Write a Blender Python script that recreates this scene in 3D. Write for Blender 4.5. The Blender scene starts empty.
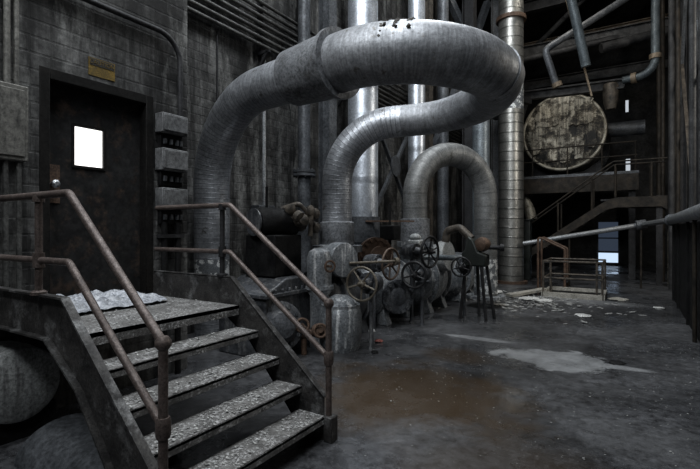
import bpy, math, random
from mathutils import Vector, Matrix, Quaternion
random.seed(11)
PI = math.pi
scene = bpy.context.scene
COL = scene.collection
V3 = Vector

# ------------------------------------------------------------------ materials
def nodes_of(name):
    m = bpy.data.materials.new(name); m.use_nodes = True
    nt = m.node_tree; nt.nodes.clear()
    out = nt.nodes.new('ShaderNodeOutputMaterial'); b = nt.nodes.new('ShaderNodeBsdfPrincipled')
    nt.links.new(b.outputs[0], out.inputs[0])
    return m, nt, b

class N:
    """small node-building helper"""
    def __init__(s, nt): s.nt = nt
    def node(s, t, **kw):
        n = s.nt.nodes.new(t)
        for k, v in kw.items(): setattr(n, k, v)
        return n
    def link(s, a, b): s.nt.links.new(a, b)
    def setin(s, n, i, v):
        if hasattr(v, 'is_output') or isinstance(v, bpy.types.NodeSocket): s.link(v, n.inputs[i])
        else: n.inputs[i].default_value = v
    def coord(s, which='Object'): return s.node('ShaderNodeTexCoord').outputs[which]
    def world(s): return s.node('ShaderNodeNewGeometry').outputs['Position']
    def mapping(s, vec, scale=(1,1,1), loc=(0,0,0), rot=(0,0,0)):
        n = s.node('ShaderNodeMapping'); s.link(vec, n.inputs['Vector'])
        n.inputs['Scale'].default_value = scale; n.inputs['Location'].default_value = loc; n.inputs['Rotation'].default_value = rot
        return n.outputs[0]
    def noise(s, vec, scale, detail=5, rough=.6, dist=0):
        n = s.node('ShaderNodeTexNoise'); s.link(vec, n.inputs['Vector'])
        n.inputs['Scale'].default_value = scale; n.inputs['Detail'].default_value = detail
        n.inputs['Roughness'].default_value = rough; n.inputs['Distortion'].default_value = dist
        return n.outputs['Fac']
    def voronoi(s, vec, scale, feature='F1'):
        n = s.node('ShaderNodeTexVoronoi', feature=feature); s.link(vec, n.inputs['Vector']); n.inputs['Scale'].default_value = scale
        return n.outputs['Distance']
    def ramp(s, fac, stops):
        n = s.node('ShaderNodeValToRGB'); s.link(fac, n.inputs[0])
        e = n.color_ramp.elements
        while len(e) < len(stops): e.new(.5)
        for el, (p, c) in zip(e, stops):
            el.position = p; el.color = (c, c, c, 1) if isinstance(c, (int, float)) else (*c, 1)
        return n.outputs[0]
    def mix(s, fac, a, b, blend='MIX'):
        n = s.node('ShaderNodeMix', data_type='RGBA', blend_type=blend)
        s.setin(n, 0, fac)
        for i, c in ((6, a), (7, b)):
            if isinstance(c, bpy.types.NodeSocket): s.link(c, n.inputs[i])
            else: n.inputs[i].default_value = (*c, 1) if len(c) == 3 else c
        return n.outputs[2]
    def math(s, op, a, b=0., c=0.):
        n = s.node('ShaderNodeMath', operation=op)
        for i, v in enumerate((a, b, c)): s.setin(n, i, v)
        return n.outputs[0]
    def bump(s, h, strength, dist=.02):
        n = s.node('ShaderNodeBump'); s.link(h, n.inputs['Height'])
        n.inputs['Strength'].default_value = strength; n.inputs['Distance'].default_value = dist
        return n.outputs[0]

def basic(name, c1, c2, scale=4, rough=(.45, .75), metal=0., bump=.25, c3=None, streak=False, spec=.4, lo=.35, hi=.68):
    """mottled paint / metal: two tones in noise, optional third tone in vertical streaks or blotches"""
    m, nt, b = nodes_of(name); n = N(nt)
    w = n.world()
    f = n.noise(w, scale, 6, .65)
    col = n.mix(n.ramp(f, [(lo, 0.), (hi, 1.)]), c1, c2)
    if c3 is not None:
        v = n.mapping(w, (5, 5, .5)) if streak else n.mapping(w, (1.3, 1.3, 1.3), (7, 3, 1))
        g = n.noise(v, 2.2 if streak else 3.5, 6, .7)
        col = n.mix(n.ramp(g, [(.52, 0.), (.68, 1.)]), col, c3)
    grit = n.ramp(n.noise(w, scale*9, 8, .75), [(.36, .28), (.60, 1.25)])
    col = n.mix(.9, col, grit, 'MULTIPLY')
    nt.links.new(col, b.inputs['Base Color'])
    r = n.ramp(n.noise(w, scale*2.3, 4), [(.3, rough[0]), (.7, rough[1])])
    nt.links.new(r, b.inputs['Roughness'])
    b.inputs['Metallic'].default_value = metal
    b.inputs['Specular IOR Level'].default_value = spec
    if bump: nt.links.new(n.bump(n.noise(w, scale*6, 6, .7), bump, .01), b.inputs['Normal'])
    return m

def lagging(name, c1, c2, pitch=.16, rough=(.32, .55), metal=.85, seam=.45, spiral=0., rust=None, ring=.5, brush=0.):
    """sheet metal wrapping: ring seams every `pitch` metres along the tube's own length (UV in metres)"""
    m, nt, b = nodes_of(name); n = N(nt)
    uv = n.coord('UV'); sp = n.node('ShaderNodeSeparateXYZ'); n.link(uv, sp.inputs[0])
    w = n.world()
    t = n.math('ADD', sp.outputs[1], n.math('MULTIPLY', sp.outputs[0], spiral))
    t = n.math('ADD', t, n.math('MULTIPLY', n.noise(w, 2.5, 2), .03))
    fr = n.math('FRACT', n.math('DIVIDE', t, pitch))
    ridge = n.math('ABSOLUTE', n.math('SUBTRACT', fr, .5))          # .5 at the seam
    seamf = n.ramp(ridge, [(.40, 0.), (.47, 1.)])
    f = n.noise(w, 3.2, 7, .68)
    col = n.mix(n.ramp(f, [(.34, 0.), (.66, 1.)]), c1, c2)
    dark = tuple(x*.35 for x in c1)
    col = n.mix(n.math('MULTIPLY', seamf, seam), col, dark)
    if rust:
        g = n.noise(w, 5.5, 7, .75)
        col = n.mix(n.ramp(g, [(.60, 0.), (.66, 1.)]), col, rust)
    grit = n.ramp(n.noise(w, 30, 8, .75), [(.34, .45), (.62, 1.1)]); col = n.mix(.8, col, grit, 'MULTIPLY')
    if brush:
        bn = n.noise(n.mapping(uv, (1.5, 16, 1)), 3, 7, .75); col = n.mix(brush, col, n.ramp(bn, [(.36, .35), (.62, 1.15)]), 'MULTIPLY')
    n.link(col, b.inputs['Base Color'])
    n.link(n.ramp(n.noise(w, 7, 6, .7), [(.3, rough[0]), (.7, rough[1])]), b.inputs['Roughness'])
    b.inputs['Metallic'].default_value = metal
    h = n.math('ADD', n.math('MULTIPLY', seamf, ring), n.math('MULTIPLY', n.noise(w, 9, 5), .8))
    n.link(n.bump(h, .35, .02), b.inputs['Normal'])
    return m

def emit(name, c, s):
    m = bpy.data.materials.new(name); m.use_nodes = True; nt = m.node_tree; nt.nodes.clear()
    o = nt.nodes.new('ShaderNodeOutputMaterial'); e = nt.nodes.new('ShaderNodeEmission')
    e.inputs[0].default_value = (*c, 1); e.inputs[1].default_value = s
    nt.links.new(e.outputs[0], o.inputs[0]); return m

def brick_mat(name, c1, c2, mortar, bw, bh):
    m, nt, b = nodes_of(name); n = N(nt)
    w = n.world(); sp = n.node('ShaderNodeSeparateXYZ'); n.link(w, sp.inputs[0])
    cb = n.node('ShaderNodeCombineXYZ')
    n.link(n.math('ADD', sp.outputs[0], sp.outputs[1]), cb.inputs[0]); n.link(sp.outputs[2], cb.inputs[1])
    br = n.node('ShaderNodeTexBrick'); n.link(cb.outputs[0], br.inputs['Vector'])
    br.inputs['Color1'].default_value = (*c1, 1); br.inputs['Color2'].default_value = (*c2, 1); br.inputs['Mortar'].default_value = (*mortar, 1)
    br.inputs['Scale'].default_value = 1; br.inputs['Mortar Size'].default_value = .012; br.inputs['Mortar Smooth'].default_value = .3
    br.inputs['Brick Width'].default_value = bw; br.inputs['Row Height'].default_value = bh; br.inputs['Bias'].default_value = -.1
    grime = n.ramp(n.noise(w, 1.1, 8, .72), [(.38, .06), (.60, 1.)])
    streak = n.ramp(n.noise(n.mapping(w, (3, 3, .35)), 1.6, 6, .7), [(.42, .08), (.58, 1.)])
    fine = n.ramp(n.noise(w, 14, 9, .78), [(.36, .3), (.62, 1.15)])
    col = n.mix(1., br.outputs['Color'], grime, 'MULTIPLY'); col = n.mix(.85, col, streak, 'MULTIPLY'); col = n.mix(.9, col, fine, 'MULTIPLY')
    pale = n.ramp(n.noise(n.mapping(w, (1.6, 1.6, .4), (3, 9, 4)), 1.5, 7, .7), [(.52, 0.), (.66, 1.)])
    col = n.mix(n.math('MULTIPLY', n.math('MULTIPLY', pale, fine), .55), col, (.26, .26, .25))
    n.link(col, b.inputs['Base Color']); b.inputs['Roughness'].default_value = .7; b.inputs['Specular IOR Level'].default_value = .25
    h = n.math('ADD', n.math('MULTIPLY', br.outputs['Fac'], -1.), n.math('MULTIPLY', n.noise(w, 18, 5), .5))
    n.link(n.bump(h, .6, .012), b.inputs['Normal'])
    return m

def floor_mat():
    m, nt, b = nodes_of('wet_stained_concrete'); n = N(nt)
    w = n.world()
    base = n.mix(n.ramp(n.noise(w, .8, 8, .65), [(.36, 0.), (.66, 1.)]), (.018, .0185, .020), (.064, .065, .069))
    gr_ = n.ramp(n.noise(w, 9, 10, .8), [(.38, .25), (.60, 1.5)]); base = n.mix(.9, base, gr_, 'MULTIPLY')
    def spot(cx, cy, rx, ry, rot, warp, seed):
        v = n.mapping(w, (1, 1, 0), (-cx, -cy, 0)); v = n.mapping(v, (1/rx, 1/ry, 0), (0, 0, 0), (0, 0, rot))
        ln = n.node('ShaderNodeVectorMath', operation='LENGTH'); n.link(v, ln.inputs[0])
        nz = n.noise(n.mapping(w, (1, 1, 1), (seed, seed*2, 0)), 1.5, 8, .68)
        return n.math('ADD', ln.outputs['Value'], n.math('MULTIPLY', n.math('SUBTRACT', nz, .5), warp))
    # rust-brown water lying in front of the stairs
    r1 = spot(-1.95, 4.3, 1.35, 1.15, 0, 1.8, 3.1); r2 = spot(-2.0, 5.9, .55, .45, .3, 1.0, 5.2); r3 = spot(-.8, 3.2, 1.1, .8, 0, 1.5, 8.4)
    rmask = n.math('MAXIMUM', n.math('MAXIMUM', n.ramp(r1, [(.55, 1.), (1.05, 0.)]), n.ramp(r2, [(.5, .7), (1., 0.)])), n.ramp(r3, [(.4, .45), (1.1, 0.)]))
    base = n.mix(n.math('MULTIPLY', rmask, .85), base, (.040, .026, .014))
    # pale mineral crust
    p1 = spot(-.85, 6.42, .80, .50, .25, 2.2, 1.7); p2 = spot(-2.0, 7.0, .6, .13, .35, .8, 2.9); p3 = spot(-.2, 6.45, .5, .12, .1, .7, 4.0); p4 = spot(-1.9, 12.0, 2.6, .5, -.1, 1.6, 6.6)
    pm = n.math('MAXIMUM', n.math('MAXIMUM', n.ramp(p1, [(.82, 1.), (.95, 0.)]), n.ramp(p2, [(.7, .7), (1., 0.)])), n.math('MAXIMUM', n.ramp(p3, [(.7, .8), (1., 0.)]), n.ramp(p4, [(.5, .6), (1., 0.)])))
    pm = n.math('MULTIPLY', pm, n.ramp(n.noise(w, 3.5, 7, .7), [(.28, .35), (.6, 1.)]))
    base = n.mix(n.math('MULTIPLY', pm, .75), base, (.25, .255, .26))
    speck = n.ramp(n.noise(w, 26, 3, .6), [(.66, 0.), (.72, 1.)])
    base = n.mix(n.math('MULTIPLY', speck, .35), base, (.26, .25, .23))
    n.link(base, b.inputs['Base Color'])
    wet = n.ramp(n.noise(n.mapping(w, (1, 1, 1), (4, 8, 0)), .75, 7, .6), [(.40, .12), (.58, .52)])
    wet = n.math('SUBTRACT', wet, n.math('MULTIPLY', rmask, .18)); wet = n.math('MAXIMUM', n.math('ADD', wet, n.math('MULTIPLY', pm, .2)), .1)
    n.link(wet, b.inputs['Roughness']); b.inputs['Specular IOR Level'].default_value = .5
    h = n.math('MULTIPLY', n.math('ADD', n.noise(w, 14, 8, .7), n.math('MULTIPLY', n.noise(w, 2.5, 4), .7)), n.ramp(wet, [(.12, .25), (.5, 1.)]))
    n.link(n.bump(h, .30, .02), b.inputs['Normal'])
    return m

def dirt_mat(name, c1, c2, c3):
    """steel plate under a crust of dust and paint flakes"""
    m, nt, b = nodes_of(name); n = N(nt); w = n.world()
    col = n.mix(n.ramp(n.noise(w, 7, 8, .72), [(.36, 0.), (.6, 1.)]), c1, c2)
    fl = n.ramp(n.noise(w, 42, 6, .75), [(.50, 0.), (.60, 1.)])
    big = n.ramp(n.noise(w, 4.5, 8, .75), [(.42, .03), (.58, 1.)])
    col = n.mix(n.math('MULTIPLY', fl, big), col, c3)
    n.link(col, b.inputs['Base Color']); b.inputs['Roughness'].default_value = .68
    n.link(n.bump(n.noise(w, 55, 6, .75), .7, .015), b.inputs['Normal'])
    return m

def drum_mat(name='flaking_boiler_face', sh=0.):
    m, nt, b = nodes_of(name); n = N(nt); w = n.world()
    a = n.math('ADD', n.noise(w, 1.7, 10, .8), sh)
    col = n.ramp(a, [(.40, (.012, .012, .011)), (.47, (.14, .12, .09)), (.53, (.62, .58, .48)), (.62, (.14, .11, .075))])
    k = n.ramp(n.noise(n.mapping(w, (6, 1, .5)), 1.5, 6, .7), [(.46, .25), (.58, 1.)])
    col = n.mix(.8, col, k, 'MULTIPLY')
    n.link(col, b.inputs['Base Color']); b.inputs['Roughness'].default_value = .7
    n.link(n.bump(a, .8, .06), b.inputs['Normal']); return m

M = dict(
    lag=lagging('aluminium_lagging', (.36, .375, .40), (.58, .60, .64), .075, rust=(.16, .15, .14), seam=.6, metal=.75, ring=.35, brush=.5),
    lag_loop=lagging('dull_aluminium_lagging', (.22, .23, .245), (.38, .39, .41), .42, rough=(.42, .62), metal=.6, seam=.2, rust=(.16, .15, .14), ring=.1, brush=.6),
    silver=lagging('bright_aluminium_lagging', (.52, .56, .62), (.72, .76, .82), .9, rough=(.34, .52), seam=.5),
    spiral=lagging('spiral_wrapped_steel', (.24, .24, .225), (.42, .41, .385), .30, rough=(.3, .5), seam=.75, spiral=.05),
    arch=lagging('sooty_aluminium_lagging', (.13, .133, .132), (.245, .247, .243), .3, rough=(.45, .65), metal=.5, seam=.3, rust=(.10, .10, .09), ring=.2, brush=.6),
    sleeve=basic('grey_sleeve_metal', (.15, .155, .165), (.25, .26, .275), 3, (.45, .6), .45, .15, (.10, .10, .10)),
    flake=basic('peeling_white_coating', (.15, .16, .17), (.72, .73, .72), 9, (.45, .7), .3, .3, lo=.535, hi=.56),
    steel=basic('dark_steel', (.012, .012, .013), (.034, .034, .036), 3, (.5, .75), .25, .25, spec=.25),
    mid=basic('weathered_grey_steel', (.05, .054, .06), (.12, .127, .138), 2.5, (.42, .65), .4, .25),
    grey=basic('grey_machine_paint', (.12, .13, .14), (.26, .275, .29), 3.5, (.35, .6), .25, .25, (.58, .58, .58), True),
    dgrey=basic('sooty_machine_paint', (.028, .030, .033), (.085, .09, .10), 3.5, (.35, .6), .25, .3, (.18, .18, .18), True),
    black=basic('sooty_black_iron', (.004, .004, .0045), (.014, .014, .014), 5, (.55, .8), .1, .3, spec=.12),
    rust=basic('rusted_iron', (.055, .034, .024), (.14, .088, .06), 6, (.5, .8), .3, .4),
    rail=basic('brown_painted_pipe', (.060, .045, .040), (.125, .10, .09), 9, (.38, .62), .35, .2),
    wheel=basic('worn_wheel_iron', (.10, .085, .065), (.22, .195, .16), 12, (.4, .6), .5, .2),
    wheel_dark=basic('dark_wheel_iron', (.015, .015, .016), (.04, .04, .042), 10, (.4, .6), .4, .2),
    wheel_rust=basic('rusty_wheel_iron', (.075, .05, .036), (.15, .11, .085), 10, (.45, .7), .4, .3),
    string=basic('stair_channel_steel', (.016, .0155, .0155), (.055, .052, .05), 7, (.42, .65), .3, .35, (.16, .16, .16), spec=.3),
    tread=dirt_mat('dirty_tread_plate', (.03, .028, .026), (.12, .116, .112), (.50, .50, .50)),
    box=basic('dusty_box_paint', (.08, .081, .083), (.15, .152, .155), 2.2, (.5, .7), .2, .2, (.05, .05, .05), True),
    panel=basic('streaked_panel_paint', (.085, .082, .074), (.16, .155, .14), 3, (.5, .7), .2, .2, (.04, .04, .038), True),
    conduit=basic('conduit_steel', (.05, .05, .048), (.11, .11, .105), 4, (.4, .6), .5, .15),
    conduit_pale=basic('pale_conduit_steel', (.20, .21, .22), (.32, .33, .34), 4, (.35, .5), .6, .1),
    blue=basic('blue_grey_pipe_paint', (.10, .118, .132), (.20, .225, .24), 3, (.35, .55), .4, .2),
    sooty=basic('soot_brown_steel', (.007, .006, .005), (.034, .027, .020), 5, (.5, .75), .2, .3, spec=.25),
    dim=basic('dim_grey_steel', (.016, .016, .017), (.055, .055, .056), 4, (.5, .75), .25, .3, spec=.25),
    dimblue=basic('sooty_blue_pipe_paint', (.04, .05, .057), (.12, .14, .15), 4, (.4, .65), .35, .25, spec=.3),
    grime=basic('grimy_rusted_metal', (.018, .016, .014), (.12, .10, .08), 7, (.45, .7), .3, .4),
    tan=basic('rusty_tan_paint', (.10, .075, .05), (.23, .18, .13), 6, (.5, .7), .2, .3),
    door=basic('black_door_paint', (.006, .006, .0065), (.020, .020, .020), 1.8, (.5, .7), .05, .15, (.045, .030, .022), spec=.2),
    frame=basic('door_frame_paint', (.006, .0058, .0055), (.012, .011, .010), 4, (.6, .8), .0, .15, spec=.1),
    yellow=basic('faded_yellow_paint', (.075, .048, .006), (.16, .10, .012), 9, (.5, .7), 0, .1, (.03, .025, .012)),
    signblack=basic('black_sign_paint', (.012, .011, .01), (.03, .026, .02), 9, (.5, .7), 0, .1),
    sheet=basic('crumpled_pale_plastic', (.18, .19, .21), (.36, .375, .41), 5, (.28, .5), 0, .2),
    tank=basic('pale_tank_paint', (.24, .25, .25), (.40, .41, .40), 4, (.5, .7), .1, .25, (.14, .14, .14), True),
    chip=basic('paint_chip', (.12, .12, .12), (.50, .50, .48), 30, (.5, .7), 0, .1),
    scrap=basic('pale_scrap', (.38, .38, .37), (.62, .62, .60), 9, (.5, .7), 0, .3),
    red=basic('dull_red_paint', (.20, .05, .04), (.30, .10, .08), 9, (.5, .7), 0, .2),
    wood=basic('grey_timber', (.22, .21, .18), (.38, .36, .32), 6, (.6, .8), 0, .3),
    concrete=basic('dark_concrete', (.010, .010, .010), (.03, .03, .03), 1.5, (.7, .9), 0, .4, spec=.15),
    drum=drum_mat('flaking_boiler_face', -.055), cladding=drum_mat('flaking_cladding_patch', -.03),
    rim=basic('pale_rim_metal', (.28, .26, .21), (.50, .47, .40), 5, (.4, .6), .4, .2, (.12, .10, .07)),
    floor=floor_mat(),
    brick=brick_mat('painted_block_wall', (.082, .081, .079), (.135, .134, .131), (.074, .073, .071), .36, .15),
    daylight=emit('daylight_through_glass', (1., .98, .96), 2.2),
    cold=emit('cold_daylight', (.62, .78, 1.), .95),
    cold_dim=emit('cold_daylight_through_dirt', (.45, .6, .9), .06),
    slit=emit('daylight_slit', (.85, .92, 1.), .55),
)

# ------------------------------------------------------------------ mesh builder
WL = {}
def wloc(o): return WL.get(o.name, V3((0, 0, 0)))

class MB:
    def __init__(s): s.v = []; s.f = []; s.uv = []
    def add(s, vs, fs, uvs=None):
        o = len(s.v); s.v += [V3(p) for p in vs]
        for i, f in enumerate(fs):
            s.f.append([o+k for k in f]); s.uv.append(uvs[i] if uvs else [(0, 0)]*len(f))
        return s
    def box(s, lo, hi, rot=None, piv=None):
        (a, b, c), (d, e, f) = lo, hi
        vs = [V3(p) for p in ((a,b,c),(d,b,c),(d,e,c),(a,e,c),(a,b,f),(d,b,f),(d,e,f),(a,e,f))]
        if rot is not None:
            pv = V3(piv) if piv else V3(((a+d)/2, (b+e)/2, (c+f)/2))
            vs = [rot @ (p-pv) + pv for p in vs]
        return s.add(vs, [(0,3,2,1),(4,5,6,7),(0,1,5,4),(1,2,6,5),(2,3,7,6),(3,0,4,7)])
    def bar(s, p, q, w, h, up=(0, 0, 1)):
        p, q = V3(p), V3(q); d = (q-p).normalized(); u = V3(up)
        if abs(d.dot(u)) > .98: u = V3((0, 1, 0))
        a = d.cross(u).normalized(); b = a.cross(d).normalized()
        vs = [c + a*(sx*w/2) + b*(sz*h/2) for c in (p, q) for sx, sz in ((-1,-1),(1,-1),(1,1),(-1,1))]
        return s.add(vs, [(3,2,1,0),(4,5,6,7),(0,1,5,4),(1,2,6,5),(2,3,7,6),(3,0,4,7)])
    def prism(s, poly, axis, a, b):
        """polygon given in the two other axes, extruded from a to b along axis (0=x,1=y,2=z)"""
        def P(u, v, t): return (t, u, v) if axis == 0 else (u, t, v) if axis == 1 else (u, v, t)
        n = len(poly)
        vs = [P(u, v, a) for u, v in poly] + [P(u, v, b) for u, v in poly]
        return s.add(vs, [tuple(range(n))[::-1], tuple(range(n, 2*n))] + [(i, (i+1) % n, n+(i+1) % n, n+i) for i in range(n)])
    def tube(s, pts, r, seg=20, caps=True, u0=0.):
        pts = [V3(p) for p in pts]; n = len(pts)
        rs = r if isinstance(r, (list, tuple)) else [r]*n
        T = [(pts[min(i+1, n-1)]-pts[max(i-1, 0)]).normalized() for i in range(n)]
        ref = V3((0, 0, 1)) if abs(T[0].z) < .9 else V3((1, 0, 0))
        a = T[0].cross(ref).normalized(); vs = []; L = u0; Ls = []
        for i in range(n):
            if i:
                q = T[i-1].rotation_difference(T[i]); a = (q @ a); a = (a - T[i]*a.dot(T[i])).normalized(); L += (pts[i]-pts[i-1]).length
            b = T[i].cross(a); Ls.append(L)
            for k in range(seg):
                t = 2*PI*k/seg; vs.append(pts[i] + (a*math.cos(t) + b*math.sin(t))*rs[i])
        fs = []; uv = []
        for i in range(n-1):
            for k in range(seg):
                k2 = (k+1) % seg
                fs.append((i*seg+k, i*seg+k2, (i+1)*seg+k2, (i+1)*seg+k))
                uv.append([(k/seg, Ls[i]), ((k+1)/seg, Ls[i]), ((k+1)/seg, Ls[i+1]), (k/seg, Ls[i+1])])
        if caps:
            fs.append(tuple(range(seg))[::-1]); uv.append([(0, 0)]*seg)
            fs.append(tuple(range((n-1)*seg, n*seg))); uv.append([(0, 0)]*seg)
        return s.add(vs, fs, uv)
    def lathe(s, prof, origin, axis=(0, 0, 1), seg=28):
        """profile of (radius, distance along axis)"""
        ax = V3(axis).normalized(); o = V3(origin)
        a = ax.cross(V3((0, 0, 1)) if abs(ax.z) < .9 else V3((1, 0, 0))).normalized(); b = ax.cross(a)
        vs = []; n = len(prof)
        for r, h in prof:
            for k in range(seg):
                t = 2*PI*k/seg; vs.append(o + ax*h + (a*math.cos(t)+b*math.sin(t))*max(r, .0004))
        fs = []
        for i in range(n-1):
            for k in range(seg):
                k2 = (k+1) % seg; fs.append((i*seg+k, i*seg+k2, (i+1)*seg+k2, (i+1)*seg+k))
        fs.append(tuple(range(seg))[::-1]); fs.append(tuple(range((n-1)*seg, n*seg)))
        return s.add(vs, fs)
    def torus(s, c, axis, R, r, seg=36, rs=10):
        ax = V3(axis).normalized(); a = ax.cross(V3((0, 0, 1)) if abs(ax.z) < .9 else V3((1, 0, 0))).normalized(); b = ax.cross(a); c = V3(c)
        vs = []
        for i in range(seg):
            t = 2*PI*i/seg; d = a*math.cos(t)+b*math.sin(t)
            for k in range(rs):
                p = 2*PI*k/rs; vs.append(c + d*(R+r*math.cos(p)) + ax*(r*math.sin(p)))
        return s.add(vs, [(i*rs+k, ((i+1) % seg)*rs+k, ((i+1) % seg)*rs+(k+1) % rs, i*rs+(k+1) % rs) for i in range(seg) for k in range(rs)])
    def flange(s, c, axis, R, th, bolts=8, br=.02, bore=None):
        """a bolted disc"""
        ax = V3(axis).normalized(); c = V3(c)
        s.lathe([(R*.5, -th/2), (R, -th/2), (R, th/2), (R*.5, th/2)], c, ax, 32)
        a = ax.cross(V3((0, 0, 1)) if abs(ax.z) < .9 else V3((1, 0, 0))).normalized(); b = ax.cross(a)
        for k in range(bolts):
            t = 2*PI*k/bolts; p = c + (a*math.cos(t)+b*math.sin(t))*R*.87
            s.lathe([(br, -th/2-br*1.4), (br, th/2+br*1.4)], p, ax, 6)
        return s
    def build(s, name, mat, parent=None, bevel=0, smooth=True):
        off = wloc(parent) if parent is not None else V3((0, 0, 0))
        me = bpy.data.meshes.new(name)
        me.from_pydata([tuple(p-off) for p in s.v], [], s.f)
        uvl = me.uv_layers.new(name='UVMap'); i = 0
        flat = [c for f in s.uv for c in f]
        for k, c in enumerate(flat): uvl.data[k].uv = c
        me.materials.append(M[mat] if isinstance(mat, str) else mat)
        if smooth: me.shade_smooth(); me.set_sharp_from_angle(angle=math.radians(38))
        me.validate(); me.update()
        o = bpy.data.objects.new(name, me); COL.objects.link(o)
        if parent is not None: o.parent = parent; WL[o.name] = off
        else: WL[o.name] = V3((0, 0, 0))
        if bevel:
            b = o.modifiers.new('bevel', 'BEVEL'); b.width = bevel; b.segments = 2; b.limit_method = 'ANGLE'; b.angle_limit = math.radians(40)
        return o

def tag(o, label=None, cat=None, group=None, kind=None):
    if label: o['label'] = label
    if cat: o['category'] = cat
    if group: o['group'] = group
    if kind: o['kind'] = kind
    return o
def thing(name, label, cat, loc, group=None):
    o = bpy.data.objects.new(name, None); COL.objects.link(o); o.location = loc; o.empty_display_size = .1
    WL[o.name] = V3(loc); return tag(o, label, cat, group)
def recentre(o, p):
    """put the origin of a one-mesh thing at its base"""
    p = V3(p); o.data.transform(Matrix.Translation(-p)); o.location = p; WL[o.name] = p; return o
def one(mb, name, mat, label, cat, group=None, base=None, bevel=0):
    o = mb.build(name, mat, None, bevel); tag(o, label, cat, group)
    if base is None:
        zs = min(p.z for p in mb.v); base = V3((sum(p.x for p in mb.v)/len(mb.v), sum(p.y for p in mb.v)/len(mb.v), zs))
    return recentre(o, base)
def struct(mb, name, mat, parent=None, bevel=0):
    o = mb.build(name, mat, parent, bevel); o['kind'] = 'structure'; return o

def fillet(pts, rad, n=12):
    """round the inner corners of a polyline"""
    pts = [V3(p) for p in pts]; out = [pts[0]]
    rads = rad if isinstance(rad, (list, tuple)) else [rad]*(len(pts)-2)
    for i in range(1, len(pts)-1):
        p, a, b = pts[i], (pts[i-1]-pts[i]), (pts[i+1]-pts[i]); la, lb = a.length, b.length; a.normalize(); b.normalize()
        ang = a.angle(b); r = rads[i-1]
        t = min(r/math.tan(ang/2), la*.98, lb*.98); r = t*math.tan(ang/2)
        bis = (a+b).normalized(); c = p + bis*(r/math.sin(ang/2))
        s0 = p+a*t-c; s1 = p+b*t-c; ax = s0.cross(s1).normalized(); th = s0.angle(s1)
        for k in range(n+1): out.append(c + Quaternion(ax, th*k/n) @ s0)
    out.append(pts[-1]); res = [out[0]]
    for p in out[1:]:
        if (p-res[-1]).length > 1e-4: res.append(p)
    # subdivide long runs so procedural seams keep their spacing
    return res

# ------------------------------------------------------------------ camera
F = 450.0; VPX = 632.0; HY = 230.0; EYE = 1.69
YAW = math.atan((VPX-350)/F)
cam_d = bpy.data.cameras.new('camera'); cam = bpy.data.objects.new('camera', cam_d); COL.objects.link(cam)
cam.location = (0, 0, EYE); cam.rotation_euler = (PI/2, 0, YAW)
cam_d.sensor_width = 36; cam_d.lens = 36*F/700; cam_d.shift_y = -(234.5-HY)/700; cam_d.clip_end = 200
scene.camera = cam

# ------------------------------------------------------------------ the setting
WX, RX = -4.6, -6.1          # door wall, recessed wall
CZ = 11.0
DY0, DY1, DZ = 1.98, 3.14, 3.20   # door opening
struct(MB().box((-6.6, -6, -.3), (5, 25, 0)), 'floor', 'floor')
struct(MB().box((-6.6, -6, CZ), (5, 25, CZ+.3)), 'ceiling', 'concrete')
w = MB().box((WX-2, -6, 0), (WX, DY0, CZ)).box((WX-2, DY1, 0), (WX, 3.60, CZ)).box((WX-2, DY0, DZ), (WX, DY1, CZ)).box((WX-2, DY0, 0), (WX, DY1, .97))
w.box((RX-.5, 3.60, 0), (RX, 25, CZ))
struct(w, 'wall_left', 'brick')
struct(MB().box((-6.6, 25, 0), (5, 25.3, CZ)), 'wall_back', 'concrete')
struct(MB().box((4.7, -6, 0), (5, 25, CZ)), 'wall_right', 'concrete')
struct(MB().box((-6.6, -6.3, 0), (5, -6, CZ)), 'wall_front', 'concrete')

# door
door = thing('door_1', None, None, (WX-.1, (DY0+DY1)/2, .97)); door['kind'] = 'structure'
f = MB().box((WX-.16, DY0, .97), (WX+.006, DY0+.09, DZ)).box((WX-.16, DY1-.09, .97), (WX+.006, DY1, DZ)).box((WX-.16, DY0+.09, DZ-.1), (WX+.006, DY1-.09, DZ)).box((WX-.16, DY0+.09, .97), (WX+.0, DY1-.09, .995))
struct(f, 'door_frame', 'frame', door, .006)
LX = WX-.12
wy0, wy1, wz0, wz1 = 2.345, 2.635, 2.34, 2.73
y0, y1 = DY0+.09, DY1-.09
lf = MB().box((LX-.05, y0, .995), (LX, y1, wz0)).box((LX-.05, y0, wz1), (LX, y1, DZ-.1)).box((LX-.05, y0, wz0), (LX, wy0, wz1)).box((LX-.05, wy1, wz0), (LX, y1, wz1))
leaf = struct(lf, 'door_leaf', 'door', door)
struct(MB().box((LX-.035, wy0, wz0), (LX-.02, wy1, wz1)), 'door_window', 'daylight', leaf)
g = MB().box((LX, wy0-.025, wz0-.025), (LX+.012, wy0, wz1+.025)).box((LX, wy1, wz0-.025), (LX+.012, wy1+.025, wz1+.025)).box((LX, wy0, wz0-.025), (LX+.012, wy1, wz0)).box((LX, wy0, wz1), (LX+.012, wy1, wz1+.025))
struct(g, 'window_bead', 'frame', leaf)
k = MB().lathe([(.02, 0), (.02, .05), (.035, .06), (.038, .085), (.02, .1)], (LX, y0+.07, 2.13), (1, 0, 0), 20)
struct(k, 'door_knob', 'conduit_pale', leaf)
struct(MB().box((LX, y0+.0, 1.95), (LX+.006, y0+.14, 2.32)), 'lock_plate', 'rust', leaf)

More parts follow.
